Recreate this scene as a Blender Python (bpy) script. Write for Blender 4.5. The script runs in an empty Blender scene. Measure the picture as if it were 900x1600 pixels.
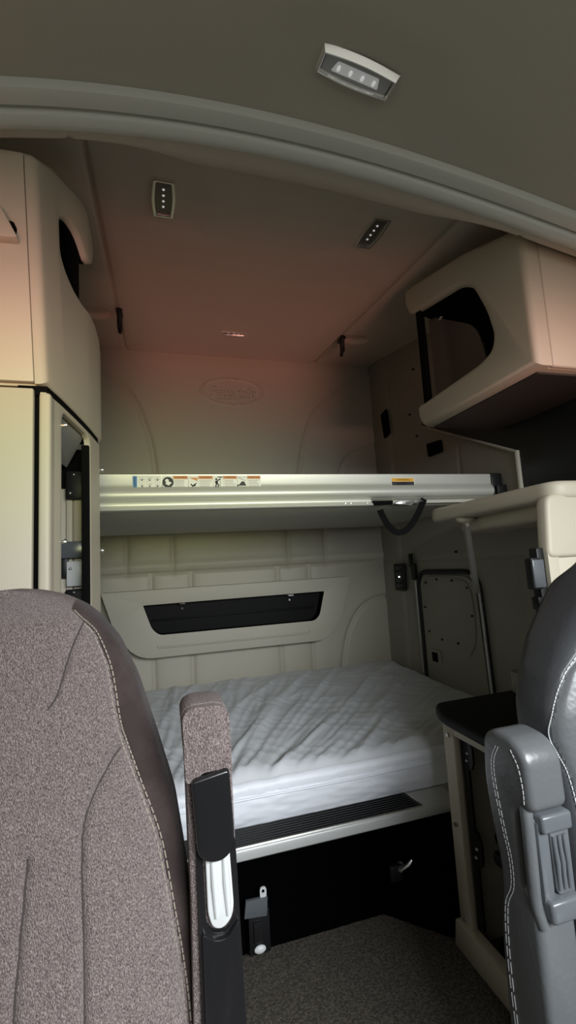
# Sleeper cabin of a highway truck, seen from between the two front seats.
# All coordinates are authored relative to the viewer's eye (X across, Y towards the rear wall, Z up); HZ lifts them above the floor.
import bpy, bmesh, math, random
import numpy as np
from mathutils import Vector, Matrix, noise
from mathutils.bvhtree import BVHTree
random.seed(4)
HZ = 1.0
SC = bpy.context.scene
COL = SC.collection
PI = math.pi

# ------------------------------------------------------------------ materials
def mat(name, col, rough=.5, metal=0., bump=None, var=None, spec=.5, sheen=0., coat=0., emit=None):
    """bump=(scale,strength,kind,stretch) var=(scale,amount,second colour)"""
    m = bpy.data.materials.new(name); m.use_nodes = True
    nt = m.node_tree; b = nt.nodes['Principled BSDF']
    b.inputs['Base Color'].default_value = (*col, 1)
    b.inputs['Roughness'].default_value = rough
    b.inputs['Metallic'].default_value = metal
    b.inputs['Specular IOR Level'].default_value = spec
    if sheen: b.inputs['Sheen Weight'].default_value = sheen
    if coat: b.inputs['Coat Weight'].default_value = coat
    if emit:
        b.inputs['Emission Color'].default_value = (*emit[0], 1); b.inputs['Emission Strength'].default_value = emit[1]
    tc = nt.nodes.new('ShaderNodeTexCoord')
    def coords(stretch):
        mp = nt.nodes.new('ShaderNodeMapping'); mp.inputs['Scale'].default_value = stretch
        nt.links.new(tc.outputs['Object'], mp.inputs['Vector']); return mp.outputs['Vector']
    def tex(kind, scale, stretch):
        if kind == 'voronoi':
            t = nt.nodes.new('ShaderNodeTexVoronoi'); t.inputs['Scale'].default_value = scale
            nt.links.new(coords(stretch), t.inputs['Vector']); return t.outputs['Distance']
        t = nt.nodes.new('ShaderNodeTexNoise'); t.inputs['Scale'].default_value = scale; t.inputs['Detail'].default_value = 4
        nt.links.new(coords(stretch), t.inputs['Vector']); return t.outputs['Fac']
    if bump:
        s, st, kind, stretch = bump
        bp = nt.nodes.new('ShaderNodeBump'); bp.inputs['Strength'].default_value = st; bp.inputs['Distance'].default_value = .004
        nt.links.new(tex(kind, s, stretch), bp.inputs['Height']); nt.links.new(bp.outputs['Normal'], b.inputs['Normal'])
    if var:
        s, lo, hi, col2, stretch = var
        r = nt.nodes.new('ShaderNodeValToRGB'); r.color_ramp.elements[0].position = lo; r.color_ramp.elements[1].position = hi
        r.color_ramp.elements[0].color = (*col, 1); r.color_ramp.elements[1].color = (*col2, 1)
        nt.links.new(tex('noise', s, stretch), r.inputs['Fac']); nt.links.new(r.outputs['Color'], b.inputs['Base Color'])
    return m
ONE = (1, 1, 1)
M = {}
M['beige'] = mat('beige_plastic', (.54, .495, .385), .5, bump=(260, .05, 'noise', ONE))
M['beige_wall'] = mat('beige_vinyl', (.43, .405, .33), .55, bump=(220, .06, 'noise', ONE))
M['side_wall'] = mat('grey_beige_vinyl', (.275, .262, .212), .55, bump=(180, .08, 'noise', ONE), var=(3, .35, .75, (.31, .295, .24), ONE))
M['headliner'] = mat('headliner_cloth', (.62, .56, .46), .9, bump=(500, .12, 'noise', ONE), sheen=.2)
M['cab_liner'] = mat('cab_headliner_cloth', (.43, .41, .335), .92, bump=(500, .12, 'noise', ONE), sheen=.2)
M['beam'] = mat('beam_grey_plastic', (.64, .655, .60), .42, bump=(300, .03, 'noise', ONE))
M['groove'] = mat('dark_seam', (.05, .045, .04), .8)
M['black'] = mat('black_plastic', (.009, .009, .010), .45, spec=.35)
M['gloss_dark'] = mat('dark_pocket_plastic', (.005, .005, .005), .6, spec=.15)
M['counter'] = mat('black_counter_laminate', (.004, .004, .004), .55, spec=.2)
M['void'] = mat('black_liner', (.003, .003, .003), .85, spec=.1)
M['gloss_black'] = mat('gloss_black_plastic', (.012, .012, .013), .22, spec=.6)
M['carpet_black'] = mat('black_carpet', (.0015, .0015, .0017), 1., bump=(400, .3, 'noise', ONE), spec=0.)
M['carpet'] = mat('brown_carpet', (.055, .049, .041), 1., bump=(380, .9, 'noise', ONE), var=(160, .4, .65, (.115, .102, .085), ONE), spec=.1)
M['alu'] = mat('brushed_aluminium', (.62, .62, .55), .42, metal=.35, bump=(60, .02, 'noise', (1, 60, 60)))
M['alu_dull'] = mat('dull_aluminium', (.40, .41, .39), .5, metal=.5)
M['bunk_under'] = mat('bunk_underside', (.48, .47, .40), .7)
M['silver'] = mat('silver_paint', (.55, .56, .55), .4, metal=.3)
M['chrome'] = mat('chrome', (.88, .87, .83), .22, metal=1.)
M['reflector'] = mat('lamp_reflector', (.85, .86, .87), .3, emit=((.95, .97, 1), .12))
M['lens'] = mat('lamp_lens', (.40, .41, .41), .15, spec=.7)
M['bulb'] = mat('lamp_led', (.85, .86, .88), .1, spec=.8, emit=((1, 1, 1), .35))
M['lens_dark'] = mat('reading_lamp_lens', (.10, .09, .075), .15, spec=.7)
M['fabric'] = mat('brown_knit_fabric', (.105, .075, .073), .95, bump=(800, .7, 'voronoi', (1, 1, .5)), var=(850, .34, .74, (.40, .335, .322), (1, 1, .42)), sheen=.12, spec=.2)
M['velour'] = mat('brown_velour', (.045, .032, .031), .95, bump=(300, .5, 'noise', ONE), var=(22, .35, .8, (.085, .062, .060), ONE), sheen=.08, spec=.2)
M['thread'] = mat('beige_thread', (.36, .31, .25), .8)
M['thread_dark'] = mat('dark_thread', (.06, .045, .045), .8)
M['leather'] = mat('grey_leather', (.10, .105, .11), .32, bump=(120, .07, 'voronoi', ONE), spec=.55)
M['leather_dark'] = mat('charcoal_leather', (.045, .047, .051), .36, bump=(120, .07, 'voronoi', ONE), spec=.5)
M['grey_plastic'] = mat('steel_grey_plastic', (.10, .11, .12), .22, spec=.6)
M['lever'] = mat('pale_grey_plastic', (.62, .64, .64), .4)
M['sheet'] = mat('mattress_cover', (.66, .685, .72), .42, bump=(30, .12, 'noise', (1, .35, 1)), spec=.5)
M['sheet_side'] = mat('mattress_border', (.80, .83, .89), .5, bump=(18, .12, 'noise', (1, 1, .5)))
M['white'] = mat('white_label', (.78, .77, .70), .5)
M['orange'] = mat('orange_label', (.62, .24, .06), .5)
M['amber'] = mat('amber_label', (.80, .42, .04), .5)
M['blue'] = mat('blue_label', (.06, .20, .42), .5)
M['ink'] = mat('black_ink', (.02, .02, .02), .6)
M['ink_grey'] = mat('grey_ink', (.33, .32, .30), .6)
M['tan'] = mat('brown_laminate', (.032, .026, .022), .6, bump=(120, .1, 'noise', ONE))
M['strap'] = mat('black_webbing', (.006, .006, .006), .9, spec=.1, bump=(700, .4, 'noise', ONE))
M['acrylic'] = mat('smoked_panel', (.10, .085, .07), .35)
M['grey_soffit'] = mat('grey_plastic_soffit', (.33, .32, .29), .6)
M['satin_chrome'] = mat('satin_chrome', (.93, .92, .87), .24, metal=.95)
M['strut'] = mat('dull_grey_strut', (.17, .165, .145), .5)
M['screw'] = mat('screw_zinc', (.6, .6, .57), .3, metal=.9)

# ------------------------------------------------------------------ mesh building
AX = {'x': (1, 2, 0), 'y': (0, 2, 1), 'z': (0, 1, 2)}
def P3(u, v, w, axis):
    a, b, c = AX[axis]; p = [0, 0, 0]; p[a] = u; p[b] = v; p[c] = w; return p
class B:
    def __init__(s): s.bm = bmesh.new()
    def _new(s, f0, mi):
        for f in s.bm.faces:
            if f not in f0: f.material_index = mi
    def _bev(s, geom_edges, r, seg):
        es = [e for e in geom_edges if e.is_valid and len(e.link_faces) == 2 and e.calc_face_angle(0) > .6]
        if es and r > 0:
            bmesh.ops.bevel(s.bm, geom=es, offset=r, segments=seg, profile=.5, affect='EDGES', clamp_overlap=True)
    def merge(s, o, mi=None):
        me = bpy.data.meshes.new('t'); o.bm.to_mesh(me); n0 = len(s.bm.faces); s.bm.from_mesh(me); bpy.data.meshes.remove(me)
        if mi is not None:
            s.bm.faces.ensure_lookup_table()
            for f in s.bm.faces[n0:]: f.material_index = mi
        return s
    def box(s, x0, x1, y0, y1, z0, z1, r=0, seg=2, mi=0):
        t = B(); bmesh.ops.create_cube(t.bm, size=1, matrix=Matrix.Translation(((x0+x1)/2, (y0+y1)/2, (z0+z1)/2)) @ Matrix.Diagonal((abs(x1-x0), abs(y1-y0), abs(z1-z0), 1)))
        t._bev(list(t.bm.edges), r, seg); return s.merge(t, mi)
    def plate(s, outer, axis, a, b, holes=(), r=0, seg=2, mi=0, fn=None, sel=None, cuts=None, rim_mi=None):
        """flat shape with holes in the plane across `axis`, thick from a to b"""
        t = B()
        es = []
        for loop in [outer, *holes]:
            vs = [t.bm.verts.new(P3(u, v, a, axis)) for u, v in loop]
            es += [t.bm.edges.new((vs[i], vs[(i+1) % len(vs)])) for i in range(len(vs))]
        bmesh.ops.triangle_fill(t.bm, use_beauty=True, use_dissolve=False, edges=es)
        if not holes: bmesh.ops.dissolve_limit(t.bm, angle_limit=.01, verts=t.bm.verts, edges=t.bm.edges)
        if a != b:
            g = bmesh.ops.extrude_face_region(t.bm, geom=list(t.bm.faces))
            d = P3(0, 0, b-a, axis)
            bmesh.ops.translate(t.bm, vec=d, verts=[v for v in g['geom'] if isinstance(v, bmesh.types.BMVert)])
        bmesh.ops.recalc_face_normals(t.bm, faces=t.bm.faces)
        if rim_mi is not None:
            ax = AX[axis][2]
            for f in t.bm.faces:
                if abs(f.normal[ax]) < .5 and rim_mi[1](f.calc_center_median()): f.material_index = rim_mi[0]
        if r:
            ed = [e for e in t.bm.edges if (sel is None or sel(e))]
            t._bev(ed, r, seg)
        if cuts:
            axis_i, vals = cuts
            for c in vals:
                co = [0, 0, 0]; co[axis_i] = c; no = [0, 0, 0]; no[axis_i] = 1
                bmesh.ops.bisect_plane(t.bm, geom=list(t.bm.verts)+list(t.bm.edges)+list(t.bm.faces), plane_co=co, plane_no=no)
        if fn:
            for v in t.bm.verts: v.co = fn(v.co)
        return s.merge(t, mi if rim_mi is None else None)
    def tube(s, pts, r, n=8, mi=0, closed=False, flat=None):
        """round tube, or flat=(half width vector length, half thickness) ribbon along the points"""
        pts = [Vector(p) for p in pts]; m = len(pts); rings = []
        up = None
        for i, p in enumerate(pts):
            if closed: t = (pts[(i+1) % m]-pts[i-1]).normalized()
            else: t = (pts[min(i+1, m-1)]-pts[max(i-1, 0)]).normalized()
            if up is None:
                up = Vector((0, 0, 1)) if abs(t.z) < .9 else Vector((0, 1, 0))
            sd = t.cross(up).normalized(); up = sd.cross(t).normalized()
            rr = r[i] if isinstance(r, (list, tuple)) else r
            ring = [s.bm.verts.new(p + sd*math.cos(2*PI*k/n)*rr + up*math.sin(2*PI*k/n)*rr) for k in range(n)]
            rings.append(ring)
        for i in range(m if closed else m-1):
            A, C = rings[i], rings[(i+1) % m]
            for k in range(n):
                f = s.bm.faces.new((A[k], A[(k+1) % n], C[(k+1) % n], C[k])); f.material_index = mi; f.smooth = True
        if not closed:
            for ring, fl in ((rings[0], True), (rings[-1], False)):
                f = s.bm.faces.new(ring[::-1] if fl else ring); f.material_index = mi
        return s
    def ribbon(s, pts, wdir, w, th, mi=0, face=None):
        """strap: a rectangular section swept along pts, width w along wdir"""
        pts = [Vector(p) for p in pts]; wd = Vector(wdir).normalized(); rings = []
        for i, p in enumerate(pts):
            t = (pts[min(i+1, len(pts)-1)]-pts[max(i-1, 0)]).normalized(); wd = t.cross(Vector(face)).normalized() if face else wd; n = t.cross(wd).normalized()
            rings.append([s.bm.verts.new(p+wd*a*w/2+n*b*th/2) for a, b in ((-1, -1), (1, -1), (1, 1), (-1, 1))])
        for A, C in zip(rings, rings[1:]):
            for k in range(4): s.bm.faces.new((A[k], A[(k+1) % 4], C[(k+1) % 4], C[k])).material_index = mi
        s.bm.faces.new(rings[0][::-1]).material_index = mi; s.bm.faces.new(rings[-1]).material_index = mi
        return s
    def cyl(s, p0, p1, r0, r1=None, n=16, mi=0):
        return s.tube([p0, p1], [r0, r0 if r1 is None else r1], n, mi)
    def ball(s, c, r, mi=0, sc=(1, 1, 1)):
        t = B(); bmesh.ops.create_uvsphere(t.bm, u_segments=14, v_segments=8, radius=1, matrix=Matrix.Translation(c) @ Matrix.Diagonal((r*sc[0], r*sc[1], r*sc[2], 1)))
        for f in t.bm.faces: f.smooth = True
        return s.merge(t, mi)
    def grid(s, G, mi=0, flip=False, mask=None, closed_u=False):
        """G: array (nu,nv,3)"""
        nu, nv = G.shape[:2]
        V = [[s.bm.verts.new(G[i, j]) for j in range(nv)] for i in range(nu)]
        for i in range(nu if closed_u else nu-1):
            for j in range(nv-1):
                q = (V[i][j], V[(i+1) % nu][j], V[(i+1) % nu][j+1], V[i][j+1])
                try: f = s.bm.faces.new(q[::-1] if flip else q)
                except ValueError: continue
                f.smooth = True; f.material_index = mi if mask is None else int(mask[i, j])
        return V
    def sweep(s, prof, path, mi=0, caps=True):
        """prof [(dy,dz)], path [(x,y,z)] along x"""
        rings = [[s.bm.verts.new((x, y+dy, z+dz)) for dy, dz in prof] for x, y, z in path]
        n = len(prof)
        for A, C in zip(rings, rings[1:]):
            for k in range(n):
                s.bm.faces.new((A[k], A[(k+1) % n], C[(k+1) % n], C[k])).material_index = mi
        if caps:
            s.bm.faces.new(rings[0][::-1]).material_index = mi; s.bm.faces.new(rings[-1]).material_index = mi
        return s
    def text(s, body, size, mx, mi=0, depth=.0, shear=0., sx=1.):
        cu = bpy.data.curves.new('t', 'FONT'); cu.body = body; cu.size = size; cu.align_x = 'CENTER'; cu.align_y = 'CENTER'
        cu.extrude = depth; cu.shear = shear; cu.resolution_u = 3
        ob = bpy.data.objects.new('t', cu); COL.objects.link(ob)
        me = bpy.data.meshes.new_from_object(ob.evaluated_get(bpy.context.evaluated_depsgraph_get()))
        t = B(); t.bm.from_mesh(me); bmesh.ops.transform(t.bm, matrix=mx @ Matrix.Diagonal((sx, 1, 1, 1)), verts=t.bm.verts)
        bpy.data.objects.remove(ob); bpy.data.curves.remove(cu); bpy.data.meshes.remove(me)
        return s.merge(t, mi)
    def bvh(s): return BVHTree.FromBMesh(s.bm)

def vec(*a): return Vector(a)
def world_loc(o):
    v = Vector((0, 0, 0))
    while o is not None: v += o.location; o = o.parent
    return v
def tag(o, label=None, cat=None, group=None, kind=None):
    if label: o['label'] = label
    if cat: o['category'] = cat
    if group: o['group'] = group
    if kind or cat: o['kind'] = kind or 'thing'
    return o
def obj(name, b, m, parent=None, angle=35, recalc=True):
    bm = b.bm
    if recalc: bmesh.ops.recalc_face_normals(bm, faces=bm.faces)
    for v in bm.verts: v.co.z += HZ
    if parent is not None: org = world_loc(parent)
    else:
        c = [v.co for v in bm.verts]
        org = Vector(((min(v.x for v in c)+max(v.x for v in c))/2, (min(v.y for v in c)+max(v.y for v in c))/2, min(v.z for v in c)))
    for v in bm.verts: v.co -= org
    me = bpy.data.meshes.new(name); bm.to_mesh(me); bm.free()
    for k in (m if isinstance(m, (list, tuple)) else [m]): me.materials.append(M[k] if isinstance(k, str) else k)
    for p in me.polygons: p.use_smooth = True
    me.set_sharp_from_angle(angle=math.radians(angle))
    o = bpy.data.objects.new(name, me); COL.objects.link(o)
    if parent is not None: o.parent = parent
    else: o.location = org
    return o
def empty(name, loc, label, cat, group=None):
    o = bpy.data.objects.new(name, None); COL.objects.link(o); o.location = (loc[0], loc[1], loc[2]+HZ); o.empty_display_size = .05
    return tag(o, label, cat, group)
def struct(name, b, m, parent=None, angle=35):
    o = obj(name, b, m, parent, angle)
    if parent is None: o['kind'] = 'structure'
    return o
def fillet(pts, r, n=5):
    out = []; m = len(pts)
    for i in range(m):
        p = Vector(pts[i]).to_2d() if len(pts[i]) > 2 else Vector(pts[i]); a = Vector(pts[i-1]); c = Vector(pts[(i+1) % m])
        ri = r[i] if isinstance(r, (list, tuple)) else r
        if ri <= 0: out.append((p.x, p.y)); continue
        d1 = a-p; d2 = c-p; k = min(ri, d1.length*.48, d2.length*.48)
        A = p+d1.normalized()*k; C = p+d2.normalized()*k
        for j in range(n+1):
            t = j/n; q = A*(1-t)**2+p*2*t*(1-t)+C*t*t; out.append((q.x, q.y))
    return out
def smooth_path(pts, n=8):
    """Catmull-Rom through points of any dimension"""
    P = [np.array(p, float) for p in pts]; P = [2*P[0]-P[1]]+P+[2*P[-1]-P[-2]]; out = []
    for i in range(1, len(P)-2):
        for k in range(n):
            t = k/n; a, b, c, d = P[i-1:i+3]
            out.append(tuple(.5*((2*b)+(c-a)*t+(2*a-5*b+4*c-d)*t*t+(3*b-a-3*c+d)*t**3)))
    out.append(tuple(P[-2])); return out
def polydist(X, Z, pts):
    D = np.full(X.shape, 1e9)
    for (x0, z0), (x1, z1) in zip(pts, pts[1:]):
        dx, dz = x1-x0, z1-z0; L = dx*dx+dz*dz+1e-12
        t = np.clip(((X-x0)*dx+(Z-z0)*dz)/L, 0, 1); D = np.minimum(D, np.hypot(X-x0-t*dx, Z-z0-t*dz))
    return D
def sstep(a, b, x):
    t = np.clip((x-a)/(b-a), 0, 1); return t*t*(3-2*t)
def mesh_grid(u, v): return np.meshgrid(u, v, indexing='ij')

# ------------------------------------------------------------------ setting: floor, walls, ceiling
XL, XR, YB = -.66, 1.247, 2.36
b = B(); u = np.linspace(XL-.1, 1.45, 150); v = np.linspace(-1.0, 1.42, 170); U, V = mesh_grid(u, v)
rng = np.random.default_rng(2)
Zf = -1.0+.0025*rng.random(U.shape)
b.grid(np.stack([U, V, Zf], -1)); struct('floor', b, 'carpet')

# rear wall: quilted vinyl below, moulded panel with raised emblem above
b = B(); u = np.linspace(XL, 1.30, 400); v = np.linspace(-.78, 1.185, 400); U, V = mesh_grid(u, v)
Yw = np.full(U.shape, YB)
low = sstep(.02, -.02, V)
for xs, zs in (((-.154, -.160), (.35, -.005)), ((.067, .062), (.35, -.005)), ((.679, .672), (.35, -.005)), ((.894, .882), (.35, -.005)),
               ((-.045, -.037), (-.02, -.60)), ((.150, .146), (-.02, -.60)), ((.606, .604), (-.02, -.60)), ((.782, .778), (-.02, -.60)),
               ((-.30, -.29), (.35, -.60))):
    d = polydist(U, V, list(zip(xs, zs))); Yw += .009*np.exp(-(d/.011)**2)+.006*np.exp(-(d/.035)**2)
d = np.abs(V+.006); Yw += .014*np.exp(-(d/.008)**2)*sstep(1.30, 1.20, U)
d = np.abs(V-.03); Yw -= .012*np.exp(-(d/.022)**2)
for pts in ([(-.30, 1.03), (-.252, 1.019), (-.169, .973), (-.093, .856), (-.034, .671), (-.012, .503), (-.005, .30)],
            [(1.281, 1.149), (1.104, 1.046), (.912, .899), (.816, .744), (.758, .503), (.74, .30)],
            [(1.26, .675), (1.14, .64), (1.06, .60), (1.001, .503), (.98, .30)]):
    sp = smooth_path(pts, 6); d = polydist(U, V, sp); Yw += .010*np.exp(-(d/.013)**2)
sp = smooth_path([(.935, -.60), (.955, -.50), (.985, -.395), (1.05, -.285), (1.14, -.225), (1.26, -.205)], 6)
d = polydist(U, V, sp); Yw += .012*np.exp(-(d/.012)**2)
# gentle raised field of the upper panel
Yw -= .012*sstep(.30, .55, V)*sstep(1.185, 1.10, V)
# oval emblem ring and its flat
ex = np.hypot((U-.40)/.165, (V-.955)/.074); Yw -= .007*np.exp(-((ex-1)/.05)**2)
b.grid(np.stack([U, Yw, V], -1)); wall_back = struct('wall_back', b, 'beige_wall', angle=80)
b = B()
mx = Matrix.Translation((.40, YB-.014, .955)) @ Matrix.Rotation(PI/2, 4, 'X')
b.text('Peterbilt', .085, mx, depth=.005, shear=.35, sx=.86)
b.ribbon([(.31, YB-.016, .914), (.40, YB-.016, .918), (.50, YB-.016, .928)], (0, 0, 1), .006, .006)
obj('emblem_lettering', b, 'beige_wall', wall_back)

# side walls
def wall_cut(pts_outer, holes, x0, x1): return B().plate(pts_outer, 'x', x0, x1, holes)
b = B(); u = np.linspace(.80, 2.38, 200); v = np.linspace(-1.0, 1.20, 240); U, V = mesh_grid(u, v)
Xw = np.full(U.shape, XR)
d = np.abs(V+.012+.0*U); Xw += .006*np.exp(-(d/.006)**2)
d = polydist(U, V, [(2.16, 1.2), (2.16, -1)]); Xw += .005*np.exp(-(d/.006)**2)
Xw -= .012*sstep(2.13, 2.2, U)                       # corner post strip beside the rear wall
for pts in ([(1.62, .52), (1.62, .30)], [(1.36, -.02), (1.34, -.6)]):
    d = polydist(U, V, pts); Xw += .004*np.exp(-(d/.008)**2)
ex = np.hypot((U-1.97)/.09, (V-.80)/.07); Xw -= .012*sstep(1.2, .8, ex)
wr = b; wr.grid(np.stack([Xw, U, V], -1))
wr.box(XR+.02, XR+.05, .80, 2.38, -1, 1.2)
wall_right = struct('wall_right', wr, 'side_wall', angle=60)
b = B()
b.box(XL-.04, XL, .40, 2.40, -1.0, 1.2)
b.box(XL-.16, XL-.12, -1.0, .41, -1.0, -.15); b.box(XL-.16, XL-.12, -1.0, .41, .62, 1.0); b.box(XL-.16, XL-.12, .25, .41, -.2, .65)
b.box(XL-.16, XL-.01, .40, .43, -1.0, 1.1)
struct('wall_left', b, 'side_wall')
b = B()
b.box(1.42, 1.46, -1.0, .81, -1.0, -.15); b.box(1.42, 1.46, -1.0, .81, .62, 1.0); b.box(1.42, 1.46, .35, .81, -.2, .65); b.box(XR-.002, 1.46, .78, .81, -1.0, 1.0)
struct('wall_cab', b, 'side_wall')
b = B(); b.box(XL-.16, 1.46, -1.04, -1.0, -1.0, -.12, .01); b.box(XL-.16, 1.46, -1.04, -1.0, .70, 1.0, .01)
struct('wall_front', b, 'black')

# arched beam height across the cabin
ZBX = [-.9, -.6, -.25, -.122, .019, .276, .526, .76, 1.025, 1.3, 1.5]; ZBZ = [.69, .745, .788, .806, .824, .840, .818, .786, .747, .70, .66]
pz = np.polyfit(ZBX[2:9], ZBZ[2:9], 3)
def zb(x):
    x = np.asarray(x, float); s = np.clip(x, -.5, 1.25); r = np.polyval(pz, s); return r-.14*np.abs(x-s)
# sleeper ceiling
xs = np.linspace(XL-.02, 1.30, 560); ys = np.linspace(.815, 2.385, 300); U, V = mesh_grid(xs, ys)
Zc = .872+.12*V
side = np.maximum(0, np.abs(U-.373)-.53)
Zc -= .10*sstep(0, .5, side)*sstep(2.3, 1.0, V)
front = zb(U)+.018
w = sstep(1.03-.145*sstep(.25, .5, np.abs(U-.373)), .835, V); Zc = Zc*(1-w)+front*w
# seams of the centre panel
for pts in ([(-.148, .83), (-.147, 2.36)], [(.893, .83), (.893, 2.36)]):
    d = polydist(U, V, pts); fade = .25+.75*sstep(.9, 1.1, V); Zc += .018*fade*np.exp(-(d/.0055)**2)
    Zc += .005*fade*np.exp(-(d/.03)**2)
for cx in (.032, .662):                                # shallow pads round the reading lamps
    q = np.maximum(np.abs(U-cx)/.105, np.abs(V-1.16)/.115); Zc += .007*sstep(1.5, .6, q)
# oval recess behind the curtain hook
q = np.hypot((U-.975)/.07, (V-1.97)/.05); Zc += .024*sstep(1.06, .80, q)
q = np.hypot((U+.24)/.07, (V-1.93)/.06); Zc += .024*sstep(1.06, .80, q)
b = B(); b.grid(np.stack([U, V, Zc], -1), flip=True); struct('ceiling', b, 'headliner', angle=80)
def zceil(x, y): return .872+.12*y
# cab ceiling
xs = np.linspace(-.84, 1.48, 90); ys = np.linspace(-1.05, .745, 60); U, V = mesh_grid(xs, ys)
Zc = zb(U)+.024-.03*sstep(.2, -1.0, V)
q = np.maximum(np.abs(U-.357)/.13, np.abs(V-.64)/.06); Zc += .006*sstep(1.3, .9, q)
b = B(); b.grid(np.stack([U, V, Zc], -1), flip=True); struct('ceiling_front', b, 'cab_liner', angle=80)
# beam
prof = [(-.066, .05), (-.068, .018), (-.064, .009), (-.056, .007), (-.034, .009), (-.032, .017), (-.026, .018), (-.024, .006), (-.021, .003), (-.010, 0), (.002, .001), (.012, .010), (.016, .025), (.016, .06)]
path = [(x, .80, float(zb(x))) for x in np.linspace(-.84, 1.48, 90)]
struct('trim_1', B().sweep(prof, path), 'beam', angle=40)

# ------------------------------------------------------------------ lamps on the ceilings
def lamp_thing(name, label, cx, cy, cz, L, W, rotz, tilt, lensm, cat, group=None, nled=4, rise=.012, roll=0.):
    root = empty(name, (cx, cy, cz), label, cat, group)
    mx = Matrix.Translation((cx, cy, cz)) @ Matrix.Rotation(roll, 4, 'Y') @ Matrix.Rotation(tilt, 4, 'X') @ Matrix.Rotation(rotz, 4, 'Z')
    def fin(bb):
        bmesh.ops.transform(bb.bm, matrix=mx, verts=bb.bm.verts); return bb
    def bowed(l, w, bow):     # outline with bowed long sides
        o = [(-l/2+l*k/10, w/2+bow*math.sin(PI*k/10)) for k in range(11)]
        return fillet(o+[(x, -y) for x, y in o[::-1]], .003)
    # local z down = -z; rim stands down from the ceiling
    fr = B()
    if lensm == 'lens':                   # sloping bright front bevel, short steep rear wall
        def loop(l, y0, y1, bow, z): return [(-l/2+l*k/12, y1+bow*math.sin(PI*k/12), z) for k in range(13)]+[(l/2-l*k/12, y0-bow*math.sin(PI*k/12), z) for k in range(13)]
        loops = [loop(L, -W/2, W/2, .004, 0), loop(L-.004, -W/2+.0012, W/2-.0008, .004, -.0015), loop(L-.012, -W/2+.0068, W/2-.003, .004, -rise), loop(L-.015, -W/2+.0085, W/2-.0055, .004, -rise), loop(L-.018, -W/2+.0100, W/2-.0070, .004, -rise*.45)]
        V = [[fr.bm.verts.new(p) for p in q] for q in loops]
        for A, C in zip(V, V[1:]):
            for k in range(26): fr.bm.faces.new((A[k], A[(k+1) % 26], C[(k+1) % 26], C[k]))
    else: fr.plate(bowed(L, W, W*.10), 'z', 0, -rise, [bowed(L*.90, W*.76, W*.07)], r=.003, seg=2)
    obj('rim', fin(fr), 'satin_chrome' if lensm == 'lens' else 'chrome', root)
    ln = B(); ln.plate([(x, y+(.0018 if lensm == 'lens' else 0)) for x, y in bowed(L*.86, W*.66 if lensm == 'lens' else W*.76, W*.07)], 'z', 0, -rise*.45); obj('lens', fin(ln), lensm, root)
    win = B(); win.plate(fillet([(-L*.27, -W*.16), (L*.27, -W*.16), (L*.31, W*.26), (-L*.31, W*.26)] if lensm == 'lens' else [(-L*.3, -W*.2), (L*.3, -W*.2), (L*.3, W*.2), (-L*.3, W*.2)], .003), 'z', -rise*.45, -rise*.50)
    obj('reflector', fin(win), 'reflector' if lensm == 'lens' else 'lens_dark', root)
    for k in range(nled):
        x = L*.62*(k-(nled-1)/2)/nled
        q = B(); q.ball((x, W*.08 if lensm == 'lens' else 0, -rise*.56), W*.07, sc=(1, 1.7 if lensm == 'lens' else 1, .6)); obj('led', fin(q), 'bulb', root)
    return root
t = lamp_thing('dome_lamp', 'large chrome rimmed dome lamp on the ceiling ahead of the arched beam', .357, .629, .8605, .150, .044, .07, .05, 'lens', 'lamp', rise=.0095, roll=.085)
sl = math.atan(.12)
lamp_thing('reading_lamp', 'narrow chrome reading lamp on the sleeper ceiling above the tall wardrobe side', .032, 1.158, zceil(0, 1.158)+.010, .148, .052, PI/2, sl, 'lens_dark', 'lamp', 'reading lamps on the sleeper ceiling')
lamp_thing('reading_lamp', 'narrow chrome reading lamp on the sleeper ceiling near the open overhead cabinet', .662, 1.160, zceil(0, 1.16)+.010, .148, .052, PI/2, sl, 'lens_dark', 'lamp', 'reading lamps on the sleeper ceiling')
lamp_thing('ceiling_lamp', 'small slim chrome lamp on the ceiling just above the rear wall emblem', .365, 2.016, zceil(0, 2.016)+.002, .118, .034, 0, sl, 'lens_dark', 'lamp', nled=3, rise=.008)

# curtain hooks
for x, y, lab in ((-.140, 1.90, 'black curtain hook on ceiling seam above the tall wardrobe'), (.900, 1.97, 'black curtain hook on ceiling seam beside an oval recess')):
    b = B(); z = zceil(x, y)
    b.box(x-.012, x+.012, y-.03, y+.03, z-.012, z+.004, .003); b.tube([(x, y-.02, z-.01), (x, y-.005, z-.045), (x, y+.012, z-.075), (x, y+.02, z-.085)], [.008, .010, .009, .006], 8)
    b.box(x-.010, x+.010, y-.012, y+.008, z-.07, z-.005, .003)
    tag(obj('curtain_hook', b, 'black'), lab, 'hook', 'curtain hooks on the ceiling seams')

# ------------------------------------------------------------------ upper bunk
root = empty('upper_bunk', (.4, 1.38, .18), 'folded-down upper bunk with silver aluminium front rail, labels and black pull strap', 'bunk')
prof = [(.050, .292), (.004, .294), (-.001, .291), (0, .262), (-.001, .2575), (.001, .2565), (-.004, .250), (-.012, .240), (-.015, .230), (-.012, .219), (-.003, .211), (.008, .209), (.010, .206), (.010, .199), (.006, .197), (-.004, .188), (-.006, .184), (-.001, .182), (.050, .186)]
b = B(); b.sweep(prof, [(x, 1.38, 0) for x in np.linspace(XL+.005, .70, 12)])
obj('front_rail', b, 'alu', root, angle=50)
prof2 = [p for p in prof[:13]]+[(.012, .205), (.05, .205)]
b = B(); b.sweep(prof2, [(x, 1.38, 0) for x in np.linspace(.70, 1.19, 8)])
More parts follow.
